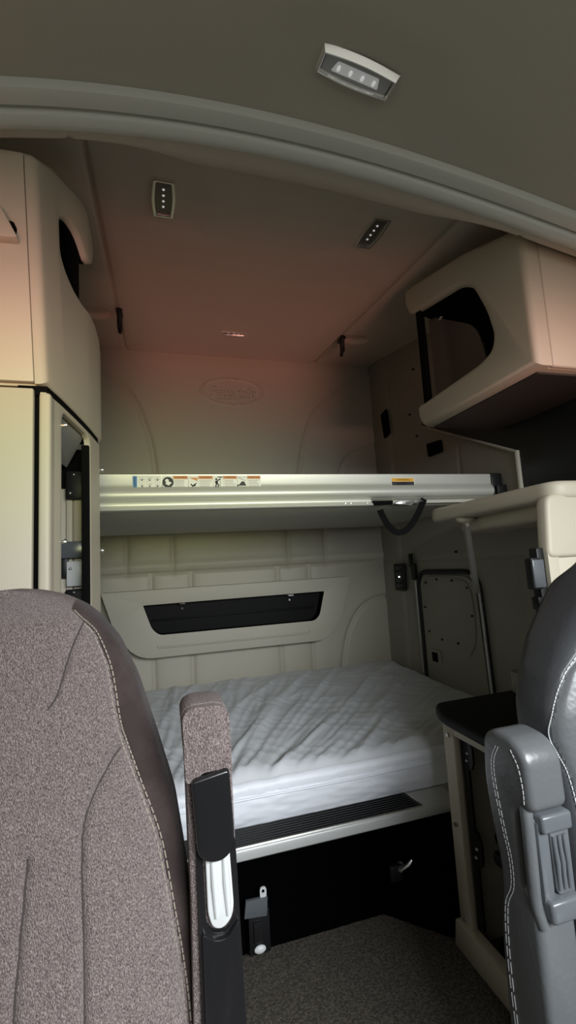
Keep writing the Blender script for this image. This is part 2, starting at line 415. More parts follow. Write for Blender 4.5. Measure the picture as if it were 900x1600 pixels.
# closed end: the rail narrows towards the wall bracket
obj('rail_end', b, 'alu', root, angle=50)
b = B(); b.box(1.19, 1.24, 1.375, 1.44, .205, .296, .006); b.box(1.20, 1.243, 1.36, 1.40, .215, .25, .004)
obj('end_bracket', b, 'black', root)
b = B(); b.box(XL+.005, 1.238, 1.43, 2.325, .186, .216, .01); b.box(XL+.02, 1.23, 1.405, 1.43, .192, .21)
obj('platform', b, 'bunk_under', root)
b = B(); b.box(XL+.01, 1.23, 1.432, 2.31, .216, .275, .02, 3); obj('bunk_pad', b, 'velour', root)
b = B(); b.box(.700, .775, 1.374, 1.394, .186, .199, .002); obj('latch_slot', b, 'void', root)
b = B(); b.plate(fillet([(.775, .186), (.800, .198), (.865, .200), (.885, .193), (.845, .186), (.835, .178), (.81, .182)], .003), 'y', 1.360, 1.39, r=.002); b.cyl((.815, 1.358, .186), (.845, 1.358, .193), .004)
obj('latch', b, 'screw', root)
pts = smooth_path([(.728, 1.385, .168), (.733, 1.374, .140), (.748, 1.367, .108), (.770, 1.364, .089), (.797, 1.364, .089), (.825, 1.366, .105), (.856, 1.370, .138), (.885, 1.376, .178), (.905, 1.386, .203)], 5)
b = B(); b.ribbon(pts, (1, 0, 0), .021, .003, face=(.35, .9, .1)); obj('pull_strap', b, 'strap', root)
# label decals
def decal(name, base, xs, zs, yy):
    b = B(); b.box(xs[0], xs[1], yy-.0012, yy, zs[0], zs[1], mi=0); return b
Y0 = 1.3795
RX = Matrix.Rotation(PI/2, 4, 'X')
def txt(b, s, size, x, z, mi, yy=Y0-.0016, rot=0, sx=1.): b.text(s, size, Matrix.Translation((x, yy, z)) @ RX @ Matrix.Rotation(rot, 4, 'Z'), mi, sx=sx)
def bar(b, x0, x1, z0, z1, mi, yy=Y0-.0014): b.box(x0, x1, yy-.0002, yy, z0, z1, mi=mi)
def lines(b, x0, x1, ztop, n, dz, mi=2):
    for k in range(n): bar(b, x0, x0+(x1-x0)*random.uniform(.7, 1), ztop-k*dz-.0012, ztop-k*dz, mi)
LM = ['white', 'blue', 'ink_grey', 'ink', 'orange', 'amber']
ZL0, ZL1 = .2465, .2870
b = decal('a', 0, (-.073, .009), (ZL0-.001, ZL1), Y0); bar(b, -.072, -.060, ZL0, ZL1-.001, 1); txt(b, 'NOTICE', .0085, -.066, (ZL0+ZL1)/2, 0, rot=PI/2)
for r_ in range(2):
    for c_ in range(3):
        x = -.056+c_*.022; z = .271-r_*.019
        bar(b, x, x+.019, z+.012, z+.0126, 2); b.tube([(x+.002, Y0-.0015, z+.003), (x+.008, Y0-.0015, z+.008), (x+.017, Y0-.0015, z+.004+.004*(c_ % 2))], .0007, 5, 2)
        b.ball((x+.010, Y0-.0015, z+.003), .0022, 3, (1, .2, 1))
        bar(b, x, x+.015, z-.001, z-.0002, 2)
obj('instruction_label', b, LM, root)
def warn(x0, xm, x1, pict):
    b = decal('w', 0, (x0, x1), (ZL0, ZL1), Y0)
    bar(b, xm, x1-.0008, ZL1-.0105, ZL1-.0008, 4); txt(b, 'WARNING', .0082, (xm+x1)/2, ZL1-.0056, 0, sx=.95)
    lines(b, xm+.003, x1-.003, ZL1-.014, 6, .0036)
    bar(b, xm-.0006, xm, ZL0, ZL1, 2); bar(b, x0, x0+.0006, ZL0, ZL1, 2); bar(b, x0, x1, ZL0, ZL0+.0006, 2)
    cx = (x0+xm)/2; cz = (ZL0+ZL1)/2; yy = Y0-.0018
    if pict == 0:            # round sign with a face reading a booklet
        b.cyl((cx, Y0-.0011, cz), (cx, yy, cz), .0165, n=24, mi=3); b.ball((cx-.003, yy, cz+.005), .0055, 0, (1, .1, 1)); b.plate([(cx-.009, cz-.004), (cx+.002, cz-.010), (cx+.011, cz-.001), (cx+.001, cz+.003)], 'y', yy, yy-.0003, mi=0)
    elif pict == 1:          # bunk falling
        b.plate([(x0+.002, ZL1-.006), (xm-.002, ZL1-.006), (xm-.004, ZL1-.017)], 'y', Y0-.0012, yy, mi=4)
        b.tube([(cx-.008, yy, cz-.006), (cx-.002, yy, cz-.012), (cx+.007, yy, cz-.009)], .002, 6, 3); b.tube([(cx-.004, yy, cz-.014), (cx+.002, yy, cz-.008), (cx+.009, yy, cz-.003)], .0015, 6, 3)
    elif pict == 2:          # climbing figure
        b.ball((cx-.006, yy, cz+.009), .0034, 3, (1, .2, 1)); b.tube([(cx-.006, yy, cz+.004), (cx-.005, yy, cz-.004)], .0042, 8, 3)
        b.tube([(cx-.005, yy, cz-.004), (cx+.001, yy, cz-.009), (cx-.003, yy, cz-.017)], .002, 6, 3); b.tube([(cx-.006, yy, cz-.004), (cx-.009, yy, cz-.017)], .002, 6, 3); b.tube([(cx-.004, yy, cz+.003), (cx+.006, yy, cz+.010)], .0018, 6, 3)
        bar(b, cx-.002, xm-.002, ZL1-.006, ZL1-.003, 3); b.tube([(cx+.007, yy, ZL1-.006), (cx+.005, yy, ZL0+.003)], .001, 6, 2)
    else:                    # load and hook
        b.plate([(cx-.014, cz-.012), (cx-.002, cz+.002), (cx+.006, cz+.001), (cx+.012, cz-.012)], 'y', Y0-.0012, yy, mi=3)
        b.tube([(x0+.003, yy, ZL1-.006), (xm-.006, yy, ZL1-.017)], .0007, 5, 2); bar(b, x0+.002, xm-.002, ZL1-.006, ZL1-.005, 2); b.ball((cx-.015, yy, cz-.011), .003, 3, (1, .2, 1))
    return obj('warning_label', b, LM, root)
warn(.013, .044, .0875, 0); warn(.0885, .119, .163, 1); warn(.164, .195, .238, 2); warn(.239, .271, .314, 3)
b = decal('r', 0, (.776, .868), (.2480, .2795), Y0); bar(b, .7785, .8655, .265, .2775, 5); txt(b, '! WARNING', .0105, .822, .2712, 3); bar(b, .7785, .8655, .250, .2645, 3); lines(b, .795, .852, .262, 3, .004, 0)
tag(obj('rail_warning_label', b, LM, root), 'amber and black warning label')
for k, (x, z) in enumerate(((.60, .192), (.62, .192), (.68, .192))):
    b = B(); b.cyl((x, 1.378, z), (x, 1.385, z), .0025, n=8); obj('rivet', b, 'screw', root)

# ------------------------------------------------------------------ pocket panel on the rear wall
root = empty('wall_pocket', (.36, 2.34, -.40), 'moulded beige storage pocket with a long dark slot on the rear wall', 'wall pocket')
out = fillet([(-.27, -.083), (.99, -.083), (.915, -.31), (.82, -.402), (-.115, -.400), (-.21, -.27)], [.01, .012, .06, .05, .08, .05])
inn = fillet([(-.083, -.153), (.833, -.150), (.800, -.272), (.770, -.298), (-.012, -.297), (-.045, -.265)], [.006, .006, .03, .02, .03, .03])
b = B(); b.plate(out, 'y', 2.28, 2.352, [inn], r=.008, seg=3, rim_mi=(1, lambda c: -.09 < c.x < .84 and -.3 < c.z < -.149))
b.tube(smooth_path([(-.02, 2.279, -.345), (.02, 2.278, -.356), (.36, 2.278, -.358), (.70, 2.278, -.358), (.74, 2.279, -.345)], 5), .004, 8)
obj('pocket_frame', b, ['beige_wall', 'void'], root)
b = B(); b.plate([(x, z) for x, z in inn], 'y', 2.34, 2.351)
b.box(-.05, .79, 2.337, 2.342, -.238, -.226, .002)
obj('pocket_back', b, 'gloss_dark', root)
for x in (.10, .655):
    b = B(); b.box(x-.014, x+.014, 2.30, 2.345, -.163, -.156, .002); b.cyl((x, 2.335, -.185), (x, 2.343, -.185), .005, n=10); obj('clip', b, 'lever' if x > .5 else 'acrylic', root)

# ------------------------------------------------------------------ lower bunk: base, mattress
MX0, MX1 = XL+.01, 1.216
root = empty('lower_bunk_base', (.3, 1.7, -1.0), 'lower bunk base with silver rail, ribbed black tread and black carpeted front', 'bunk base')
prof = [(0, -.698), (-.004, -.700), (-.006, -.704), (-.006, -.723), (-.002, -.727), (.03, -.727), (.03, -.712), (.066, -.712), (.066, -.685)]
b = B(); b.sweep(prof, [(x, 1.213, 0) for x in (MX0, .80)]); obj('front_rail', b, 'silver', root)
b = B(); b.box(MX0, 1.20, 1.273, 2.33, -.735, -.684); obj('deck', b, 'alu_dull', root)
tilt = lambda c: Vector((c.x, c.y, c.z+.013*(c.y-1.215)/.06))
t = B(); t.plate(fillet([(MX0, 1.216), (.694, 1.216), (.672, 1.274), (MX0, 1.274)], .004), 'z', -.698, -.695)
for k in range(7): t.box(MX0+.002, .684-.003*k, 1.220+k*.0078, 1.2235+k*.0078, -.696, -.6925, .0012)
for v in t.bm.verts: v.co = tilt(v.co)
b = t
obj('tread', b, 'gloss_black', root)
b = B(); b.tube([(MX0, 1.2145, -.6965), (.696, 1.2145, -.6965), (.674, 1.276, -.683)], .0022, 8); obj('tread_edge', b, 'chrome', root)
b = B(); b.plate([(MX0, 1.30), (.586, 1.29), (.716, 1.155), (.80, 1.155), (.80, 1.34), (MX0, 1.34)], 'z', -.999, -.727); obj('kick_panel', b, 'carpet_black', root)

def ridged(x, y, s):
    return noise.noise(Vector((x, y, s)))
nu, nv = 230, 170
xs = np.linspace(MX0, MX1, nu); ys = np.linspace(1.272, 2.335, nv); U, V = mesh_grid(xs, ys)
H = np.zeros(U.shape)
for i in range(nu):
    for j in range(nv):
        x, y = xs[i], ys[j]
        # folds fan out from the front middle towards the far corner
        a = math.atan2(y-.7, x+.15); r = math.hypot(x+.15, y-.7)
        n1 = noise.noise(Vector((a*13, r*1.1, 1.7))); n2 = noise.noise(Vector((a*30, r*2.2, 5.1))); n3 = noise.noise(Vector((x*9, y*9, 3.3)))
        n4 = noise.noise(Vector(((x*.6+y)*14, (x-y*.6)*3.5, 9.)))
        rg = (1-abs(n1))**4*.013+(1-abs(n2))**5*.006+n3*.003+(1-abs(n4))**7*.0022
        H[i, j] = rg
edge = np.minimum(np.minimum(U-MX0, MX1-U), np.minimum(V-1.272, 2.335-V))
rim = sstep(0, .05, edge)
Zm = -.572+.006*rim+H*rim*1.0-.010*sstep(.03, 0, edge)+.012*sstep(1.3, 2.3, V)
root = empty('mattress', (.3, 1.8, -.70), 'grey-white plastic covered mattress on the lower bunk', 'mattress')
b = B(); b.grid(np.stack([U, V, Zm], -1)); obj('top_cover', b, 'sheet', root, angle=70)
# border
b = B(); nz = 26; zz = np.linspace(0, 1, nz); xs2 = np.linspace(MX0, MX1, 260)
G = np.zeros((260, nz, 3))
for i, x in enumerate(xs2):
    for j, t in enumerate(zz):
        zt = -.584; zbm = -.683
        bul = .010*math.sin(PI*t)+.003*noise.noise(Vector((x*8, t*3, 0)))+.002*noise.noise(Vector((x*25, t*8, 4)))
        G[i, j] = (x, 1.274-bul, zt+(zbm-zt)*t)
b.grid(G)
b.box(MX0+.004, MX1-.004, 1.276, 2.33, -.682, -.588, .006)
obj('border', b, 'sheet_side', root, angle=70)
# turned-over hem of the cover along the front edge, ragged lower line
b = B(); nx = 420; nt = 7; G = np.zeros((nx, nt, 3))
for i, x in enumerate(np.linspace(MX0, MX1, nx)):
    L = .022+.004*noise.noise(Vector((x*22, 0, 0)))+.003*noise.noise(Vector((x*70, 2, 0)))+.006*sstep(.55, .1, abs(x-.33))
    for j in range(nt):
        t = j/(nt-1); G[i, j] = (x, 1.280-.016*math.sin(min(1, t*1.6)*PI/2)-.001*noise.noise(Vector((x*60, t*4, 1))), -.574-L*max(0, t-.12)/.88+.003*noise.noise(Vector((x*20, t, 5))))
b.grid(G); obj('cover_hem', b, 'sheet_side', root, angle=70)
b = B(); b.tube([(x, 1.2645, -.612+.0015*math.sin(x*9)) for x in np.linspace(MX0, MX1, 80)], .0035, 8); obj('piping', b, 'sheet_side', root)

# controls on the black front under the bunk
root = empty('outlet_box', (.22, 1.28, -.98), 'black power box with grey metal top and tab under the lower bunk', 'power box')
b = B(); b.box(.196, .252, 1.262, 1.292, -.985, -.882, .004); obj('housing', b, 'black', root)
b = B(); b.plate([(.184, -.887), (.243, -.893), (.247, -.850), (.190, -.848)], 'y', 1.252, 1.262, r=.001); obj('metal_cover', b, 'grey_plastic', root)
b = B(); b.plate(fillet([(.228, -.852), (.245, -.852), (.245, -.826), (.228, -.826)], .008), 'y', 1.256, 1.260, [[(.2365+.004*math.cos(a), -.836+.005*math.sin(a)) for a in np.linspace(0, 2*PI, 12, endpoint=False)]]); obj('tab', b, 'lever', root)
b = B(); b.box(.208, .232, 1.256, 1.264, -.955, -.905, .002); obj('cover_plate', b, 'gloss_black', root)
b = B(); b.ball((.222, 1.256, -.968), .014, sc=(1.1, .5, .7)); obj('push_knob', b, 'lever', root)
root = empty('floor_latch', (.70, 1.17, -.89), 'small chrome latch on the black panel near the corner cabinet', 'latch')
b = B(); b.cyl((.628, 1.245, -.852), (.618, 1.228, -.856), .010, .006, 12); b.tube([(.618, 1.228, -.856), (.640, 1.222, -.842), (.652, 1.222, -.832)], [.004, .006, .004], 8); obj('lever', b, 'screw', root)
b = B(); b.box(.590, .628, 1.232, 1.246, -.885, -.845, .004); obj('base', b, 'black', root)

# ------------------------------------------------------------------ overhead cabinet near the driver side wall
root = empty('overhead_cabinet', (1.08, 1.1, .46), 'beige overhead cabinet with rounded open window and closed front door', 'cabinet')
win = fillet([(1.375, .893), (1.110, .836), (1.060, .797), (1.016, .694), (.998, .612), (1.012, .575), (1.064, .561), (1.374, .550)], [0, .03, .02, .03, .02, .02, .03, 0])
poly = win[:] + [(1.392, .555), (1.406, .540), (1.402, .505), (1.388, .478), (1.366, .461), (.858, .461), (.858, .812), (.866, .826), (.906, .860), (1.085, .930), (1.373, 1.008), (1.405, 1.012), (1.421, 1.0), (1.424, .96), (1.402, .908)]
inwin = lambda c: .99 < c.y < 1.38 and .545 < c.z < .90
b = B()
b.plate(poly, 'x', .920, .966, r=.020, seg=4, rim_mi=(1, inwin), sel=lambda e: all(abs(v.co.x-.920) < 1e-4 for v in e.verts))
poly2 = [(.874 if abs(p[0]-.858) < .003 else p[0], p[1]) for p in poly]
b.plate(poly2, 'x', .966, 1.240, rim_mi=(1, inwin), fn=lambda c: Vector((c.x, c.y, c.z-(.09 if c.x > 1.2 and c.z > .75 else 0))))
obj('shell', b, ['beige', 'void'], root, angle=40)
b = B(); b.box(.9685, 1.240, .857, .8745, .461, .815, .007, 3); obj('door', b, 'beige', root)
b = B(); b.plate([(1.355, .462), (.895, .462), (.895, .456), (1.355, .456)], 'x', .955, 1.238); obj('underside_panel', b, 'tan', root)
b = B(); b.box(.928, .945, 1.335, 1.366, .540, .915, .003); obj('rear_post', b, 'void', root)
b = B(); b.plate(fillet([(1.39, .52), (1.39, .905), (1.150, .735), (1.122, .640), (1.115, .52)], [0, 0, .05, .04, 0]), 'x', 1.0, 1.006); obj('inner_panel', b, 'acrylic', root)
b = B(); b.box(.975, 1.235, .886, .89, .52, .80); b.box(1.236, 1.239, .89, 1.40, .47, .95); obj('liner', b, 'void', root)
b = B(); b.cyl((.993, 1.31, .852), (1.0, 1.31, .852), .008, n=10)
for k in range(3): b.ball((.992, 1.30+.010*k, .850+.004*(k % 2)), .003)
obj('panel_catch', b, 'chrome', root)

# dark board flat on the wall; its black stands in for a shaded recess
root = empty('recess_infill', (1.24, 1.3, .14), 'dark board for a shaded recess in the side wall between overhead cabinet and beige shelf', 'infill')
b = B(); b.plate([(.82, .171), (1.284, .171), (1.284, .352), (1.86, .625), (1.86, .70), (.82, .62)], 'x', 1.2405, 1.246, r=.001); obj('infill', b, 'black', root)
b = B(); b.tube([(1.240, 1.292, .355), (1.240, 1.86, .629)], .006, 8); b.tube([(1.240, 1.290, .358), (1.240, 1.290, .171)], .010, 10)
tag(obj('edge_bead', b, 'beige_wall', root), 'pale edge bead')

# ------------------------------------------------------------------ left: tall wardrobe and its overhead cabinet
XFY = [.80, .858, .92, 1.0, 1.1, 1.216, 1.30, 1.6]; XFX = [-.2, -.188, -.176, -.164, -.151, -.140, -.141, -.16]
pf = np.polyfit(XFY, XFX, 4)
def xf(y): return float(np.interp(y, XFY, XFX))
def lean(y, z): return -.022*min(1.2, max(0, (z-.343)/.46))*float(sstep(1.12, .88, y))   # the front edge leans outboard towards the roof
def bow(co): return Vector((co.x+xf(co.y)+lean(co.y, co.z), co.y, co.z))
cuts = (1, [.87+.02*k for k in range(20)])
root = empty('overhead_cabinet', (-.4, 1.05, .343), 'tall beige overhead cabinet with pull handle and tapering dark window, above the wardrobe', 'cabinet')
winL = fillet([(1.095, .760), (1.045, .786), (.999, .783), (.960, .752), (.959, .671), (.978, .650), (1.011, .634), (1.062, .631)], [0, .02, .02, .015, .015, .01, .015, 0])
polyL = winL+[(1.128, .642), (1.175, .640), (1.215, .625), (1.238, .595), (1.246, .555), (1.246, .346), (.858, .346), (.858, .790), (.864, .803), (.934, .850), (1.062, .896), (1.10, .893), (1.140, .868), (1.165, .828), (1.155, .79), (1.12, .765)]
inL = lambda c: .95 < c.y < 1.115 and .625 < c.z < .79
b = B()
b.plate(polyL, 'x', 0, -.019, r=.014, seg=4, rim_mi=(1, inL), sel=lambda e: all(abs(v.co.x) < 1e-4 for v in e.verts), cuts=cuts, fn=bow)
obj('shell', b, ['beige', 'void'], root, angle=40)
b = B(); poly2 = [(.872 if abs(p[0]-.858) < .003 else p[0], p[1]) for p in polyL]
b.plate(poly2, 'x', -.019, -.40, rim_mi=(1, inL), cuts=cuts, fn=lambda c: Vector((c.x+xf(c.y)+lean(c.y, c.z) if c.x > -.2 else -.645, c.y, c.z)))
obj('body', b, ['beige', 'void'], root, angle=40)
b = B(); b.plate([(-.640, .350), (-.2085, .350), (-.2300, .800), (-.640, .800)], 'y', .858, .871, r=.003); dr = obj('door', b, 'beige', root)
b = B(); b.plate(fillet([(-.33, .672), (-.262, .671), (-.251, .650), (-.232, .611), (-.33, .606)], [.01, .012, .01, .006, .01]), 'y', .838, .858, r=.006, seg=3)
obj('handle', b, 'beige', dr)
b = B(); b.plate(fillet([(-.262, .655), (-.244, .654), (-.238, .640), (-.240, .624), (-.25, .64)], .004), 'y', .8565, .859); obj('finger_recess', b, 'void', dr)
b = B(); b.box(-.225, -.170, 1.075, 1.09, .60, .77, .002); obj('rear_post', b, 'void', root)
b = B(); b.box(-.215, -.21, .95, 1.08, .62, .70); obj('inner_panel', b, 'grey_soffit', root)

root = empty('wardrobe', (-.4, 1.04, -1.0), 'tall beige wardrobe with a flat front door and open arched side', 'wardrobe')
b = B()
arch = [(.924, -.97), (.924, .300), (.932, .316), (.95, .321), (1.08, .321), (1.098, .314), (1.106, .298), (1.106, -.97)]
polyW = [(.862, -.985), (.924, -.985)]+arch[1:-1]+[(1.106, -.985), (1.203, -.985), (1.203, .332), (.862, .332)]
b.plate(polyW, 'x', 0, -.012, r=.004, seg=3, cuts=cuts, fn=bow, sel=lambda e: all(abs(v.co.x) < 1e-4 for v in e.verts)); obj('side_frame', b, 'beige', root, angle=40)
b = B(); b.box(-.2015, -.182, .860, .90, -.985, .332, .006, 3); obj('front_post', b, 'beige', root)
b = B(); b.box(-.640, -.2095, .858, .872, -.985, .338, .003); obj('door', b, 'beige', root)
b = B(); b.box(-.640, -.203, .876, .90, -.985, .34); b.box(-.60, -.20, .90, 1.20, .315, .335); b.plate([(.867, .329), (1.198, .329), (1.198, .3455), (.867, .3455)], 'x', -.003, -.05, cuts=cuts, fn=bow); obj('liner', b, 'void', root)  # last plate is black filler, shade painted into the gap under the overhead cabinet
b = B(); V0 = [(-.19, .926, .318), (-.166, 1.104, .318), (-.21, 1.16, .262), (-.25, .96, .275)]
vs = [b.bm.verts.new(p) for p in V0]+[b.bm.verts.new((p[0], p[1], p[2]+.012)) for p in V0]
for q in ((0, 1, 2, 3), (7, 6, 5, 4), (0, 4, 5, 1), (1, 5, 6, 2), (2, 6, 7, 3), (3, 7, 4, 0)): b.bm.faces.new([vs[i] for i in q])
obj('soffit', b, 'grey_soffit', root)
b = B(); b.box(-.64, -.157, 1.186, 1.203, -.985, .25, .003); b.box(-.215, -.2, 1.176, 1.187, -.6, .22, .004); b.box(-.199, -.176, 1.178, 1.187, -.6, .205, .006); obj('rear_panel', b, 'beige', root)
b = B(); b.box(-.172, -.158, 1.160, 1.186, -.60, .235, .003); b.box(-.215, -.162, 1.165, 1.178, .185, .256, .006); b.box(-.228, -.208, 1.166, 1.178, .0, .05, .004); b.box(-.216, -.16, 1.165, 1.178, -.10, -.028, .006)
br = obj('bracket', b, 'black', root)
b = B(); b.box(-.168, -.1515, 1.094, 1.106, -.95, .300, .002); b.box(-.25, -.166, 1.175, 1.186, .215, .31); obj('black_fill', b, 'void', root)  # black post strip, and a plate painting in the shade under the soffit
for x, z in ((-.195, .245), (-.203, .200), (-.195, -.036), (-.203, .02)):
    b = B(); b.ball((x, 1.164, z), .004); obj('bracket_screw', b, 'screw', br)
b = B(); b.box(-.24, -.170, 1.158, 1.164, .045, .084, .001); obj('cross_strap', b, 'grey_plastic', root)
b = B(); b.box(-.212, -.176, 1.163, 1.178, -.022, .038, .004); obj('latch_case', b, 'lever', root)
for y, z in ((.922, .291), (.919, .066), (1.196, .264), (1.190, .061)):
    b = B(); b.cyl((xf(y)-.002, y, z), (xf(y)+.007, y, z), .0035, n=10); b.cyl((xf(y)+.006, y, z), (xf(y)+.010, y, z), .006, .005, 12); obj('stud', b, 'screw', root)

# ------------------------------------------------------------------ beige shelf with tower panel
root = empty('side_shelf', (1.08, 1.1, -.30), 'beige moulded shelf with rounded front above a tall panel behind the leather seat', 'shelf unit')
top = fillet([(.920, .858), (1.236, .850), (1.236, 1.46), (1.08, 1.46), (.935, 1.425)], [.05, 0, 0, .02, .06], 7)
b = B(); b.plate(top, 'z', .120, .168, r=.016, seg=4); 
b.plate(fillet([(.955, .885), (1.236, .880), (1.236, 1.40), (1.02, 1.40)], [.05, 0, 0, .1]), 'z', .075, .125, r=.018, seg=4)
obj('top', b, 'beige', root, angle=45)
b = B(); b.plate(fillet([(.900, .135), (1.236, .135), (1.236, -.02), (.885, -.02)], [.03, 0, 0, .02]), 'y', .862, .90, r=.01, seg=3); obj('apron', b, 'beige', root)
b = B(); b.plate(fillet([(.888, .006), (1.236, .006), (1.236, -.40), (.888, -.40)], [.012, 0, 0, 0]), 'y', .868, .895, [fillet([(.918, -.014), (1.226, -.014), (1.226, -.385), (.918, -.385)], .014)], r=.005, seg=3); b.plate(fillet([(.921, -.017), (1.222, -.017), (1.222, -.385), (.921, -.385)], .012), 'y', .874, .89, r=.003); obj('front_panel', b, 'beige', root)
b = B(); b.box(.868, .892, .880, .905, -.40, .005, .003)
for z, w_, h_ in ((-.055, .035, .075), (-.125, .022, .03), (-.17, .012, .02), (-.20, .014, .015), (-.235, .03, .025)): b.box(.868-w_*.6, .875, .878, .90, z-h_/2, z+h_/2, .003)
hb = obj('hinge_strip', b, 'black', root)
b = B(); b.box(.845, .878, .872, .879, -.088, -.022, .002); obj('strike_plate', b, 'grey_plastic', hb)
b = B(); b.box(.862, .876, .874, .879, -.127, -.124); obj('roller', b, 'chrome', hb)
b = B(); b.ball((.975, 1.265, .117), .030, sc=(1.1, 1, .55)); b.cyl((.975, 1.265, .115), (.975, 1.265, .09), .012, .010, 14); obj('socket', b, 'beige', root)
b = B(); b.ribbon([(.972, 1.262, .10), (.974, 1.256, .0), (.976, 1.25, -.10), (.977, 1.25, -.125)], (1, 0, 0), .018, .010); obj('support_strut', b, 'strut', root)

# ------------------------------------------------------------------ low cabinet
root = empty('low_cabinet', (.95, 1.0, -1.0), 'low open cabinet with black top beside the leather seat', 'cabinet')
top = fillet([(.695, .76), (1.236, .76), (1.236, 1.180), (.735, 1.172), (.700, 1.10)], [.02, 0, 0, .03, .04])
b = B(); b.plate(top, 'z', -.440, -.410, r=.010, seg=4); obj('top', b, 'counter', root)
b = B()
b.box(.722, .742, 1.076, 1.121, -.95, -.442, .004); b.box(.722, .744, .765, 1.075, -.466, -.442, .003); b.box(.722, .744, .765, .800, -.95, -.45, .003)
b.plate([(.765, -.999), (1.138, -.999), (1.126, -.93), (.765, -.93)], 'x', .710, .744, r=.004)
obj('frame', b, 'beige', root)
b = B(); b.box(.742, 1.236, 1.106, 1.127, -.99, -.442); b.box(1.20, 1.236, .77, 1.12, -.99, -.442); b.box(.742, 1.236, .762, .772, -.99, -.442); obj('carcass', b, 'beige_wall', root)
b = B(); b.box(.745, 1.20, .775, 1.0, -.735, -.705, .01); b.box(.80, 1.20, 1.00, 1.06, -.735, -.705, .01); obj('shelf', b, 'black', root)
b = B(); b.box(.75, 1.18, .775, 1.02, -.99, -.90, .02); obj('floor_tray', b, 'carpet_black', root)
for z0, z1 in ((-.545, -.465), (-.775, -.69)):
    b = B(); b.plate(fillet([(1.072, z0), (1.072, z1), (1.045, z1), (1.035, z1-.02), (1.035, z0+.02), (1.045, z0)], .008), 'x', .744, .750); hg = obj('hinge_plate', b, 'black', root)
    for y, z in ((1.052, (z0+z1)/2), (1.058, z0+.02)):
        b = B(); b.ball((.744, y, z), .0045); obj('hinge_screw', b, 'screw', hg)
b = B(); b.box(.743, .75, 1.055, 1.072, -.925, -.46); obj('door_stop', b, 'black', root)
for z in (-.470, -.690, -.915):
    b = B(); b.cyl((.722, 1.095, z), (.716, 1.095, z), .006, .005, 12); obj('stud', b, 'screw', root)
root = empty('cup_holder', (1.08, 1.12, -.41), 'grey moulded cup holder on the black top of the low cabinet', 'cup holder')
b = B(); b.plate(fillet([(.985, .95), (1.225, .95), (1.225, 1.165), (.985, 1.165)], .03), 'z', -.409, -.350, [[(1.09+.065*math.cos(a), 1.06+.065*math.sin(a)) for a in np.linspace(0, 2*PI, 28, endpoint=False)]], r=.01, seg=3); obj('body', b, 'side_wall', root)
b = B(); b.cyl((1.09, 1.06, -.409), (1.09, 1.06, -.385), .064, n=28); obj('cup_mat', b, 'black', root)
b = B(); b.tube([(1.04, 1.06, -.368), (1.07, 1.04, -.352), (1.11, 1.05, -.352), (1.13, 1.08, -.368)], .012, 8); obj('grip', b, 'black', root)

# ------------------------------------------------------------------ luggage hatch and small fittings on the side wall
root = empty('luggage_hatch', (1.24, 1.78, -.62), 'beige luggage hatch with black seal and bright strips on the side wall', 'hatch')
loop = fillet([(2.012, -.072), (1.570, -.072), (1.545, -.70), (2.012, -.70)], [.07, .09, .03, .03], 8)
b = B(); b.tube([(1.240, y, z) for y, z in loop], .011, 8, closed=True); obj('seal', b, 'black', root)
b = B(); b.tube([(1.229, 2.026, -.12), (1.229, 2.026, -.56)], .005, 8); obj('bright_strip', b, 'alu_dull', root)
b = B(); b.tube(smooth_path([(1.229, 1.60, -.085), (1.229, 1.566, -.13), (1.229, 1.556, -.22), (1.229, 1.545, -.60)], 5), .005, 8); obj('bright_strip', b, 'silver', root)
inner = fillet([(1.995, -.090), (1.590, -.090), (1.565, -.68), (1.995, -.68)], [.06, .08, .03, .03], 8)
b = B(); b.plate(inner, 'x', 1.236, 1.242, r=.002); b.tube(smooth_path([(1.234, 1.98, -.14), (1.234, 1.93, -.10), (1.234, 1.70, -.105), (1.234, 1.62, -.15), (1.234, 1.615, -.34), (1.234, 1.66, -.42)], 6), .004, 8); pn = obj('panel', b, 'side_wall', root)
for y, z in ((1.944, -.124), (1.852, -.107), (1.737, -.111), (1.638, -.139), (1.969, -.242), (1.950, -.356), (1.852, -.381), (1.736, -.381), (1.624, -.254)):
    b = B(); b.cyl((1.237, y, z), (1.231, y, z), .006, .005, 10); obj('rivet', b, 'black', pn)
b = B(); b.plate(fillet([(1.958, -.435), (1.868, -.435), (1.868, -.500), (1.958, -.500)], .012), 'x', 1.230, 1.237, r=.002); lt = obj('latch_plate', b, 'side_wall', root)
b = B(); b.plate(fillet([(1.935, -.448), (1.892, -.448), (1.892, -.490), (1.935, -.490)], .006), 'x', 1.227, 1.231); obj('latch_pull', b, 'void', lt)
root = empty('bunk_restraint', (1.235, 2.03, -.10), 'black restraint clip on the wall above the hatch strip', 'clip')
b = B(); b.box(1.222, 1.240, 2.020, 2.055, -.112, -.03, .004); b.box(1.220, 1.238, 2.040, 2.062, -.05, .02, .005); obj('clip_body', b, 'black', root)
root = empty('control_panel', (1.23, 2.17, -.17), 'black switch panel with tiny lit indicator on the side wall above mattress', 'control panel')
b = B(); b.plate(fillet([(2.222, -.028), (2.118, -.028), (2.118, -.170), (2.222, -.170)], .012), 'x', 1.221, 1.236, r=.004); obj('panel', b, 'black', root)
for k in range(4):
    b = B(); b.box(1.2185, 1.2225, 2.145, 2.197, -.155+k*.031, -.135+k*.031, .003); obj('button', b, 'gloss_black', root)
b = B(); b.ball((1.218, 2.165, -.098), .004); obj('indicator', b, mat('indicator_light', (.9, .95, 1), .3, emit=((.9, .95, 1), 3)), root)
b = B(); b.plate(fillet([(2.235, .815), (2.165, .830), (2.150, .685), (2.215, .670)], .012), 'x', 1.224, 1.236, r=.004); b.box(1.221, 1.226, 2.17, 2.21, .70, .79, .004)
tag(obj('switch_plate', b, 'void'), 'black rectangular switch plate on corner post above the upper bunk', 'switch plate')
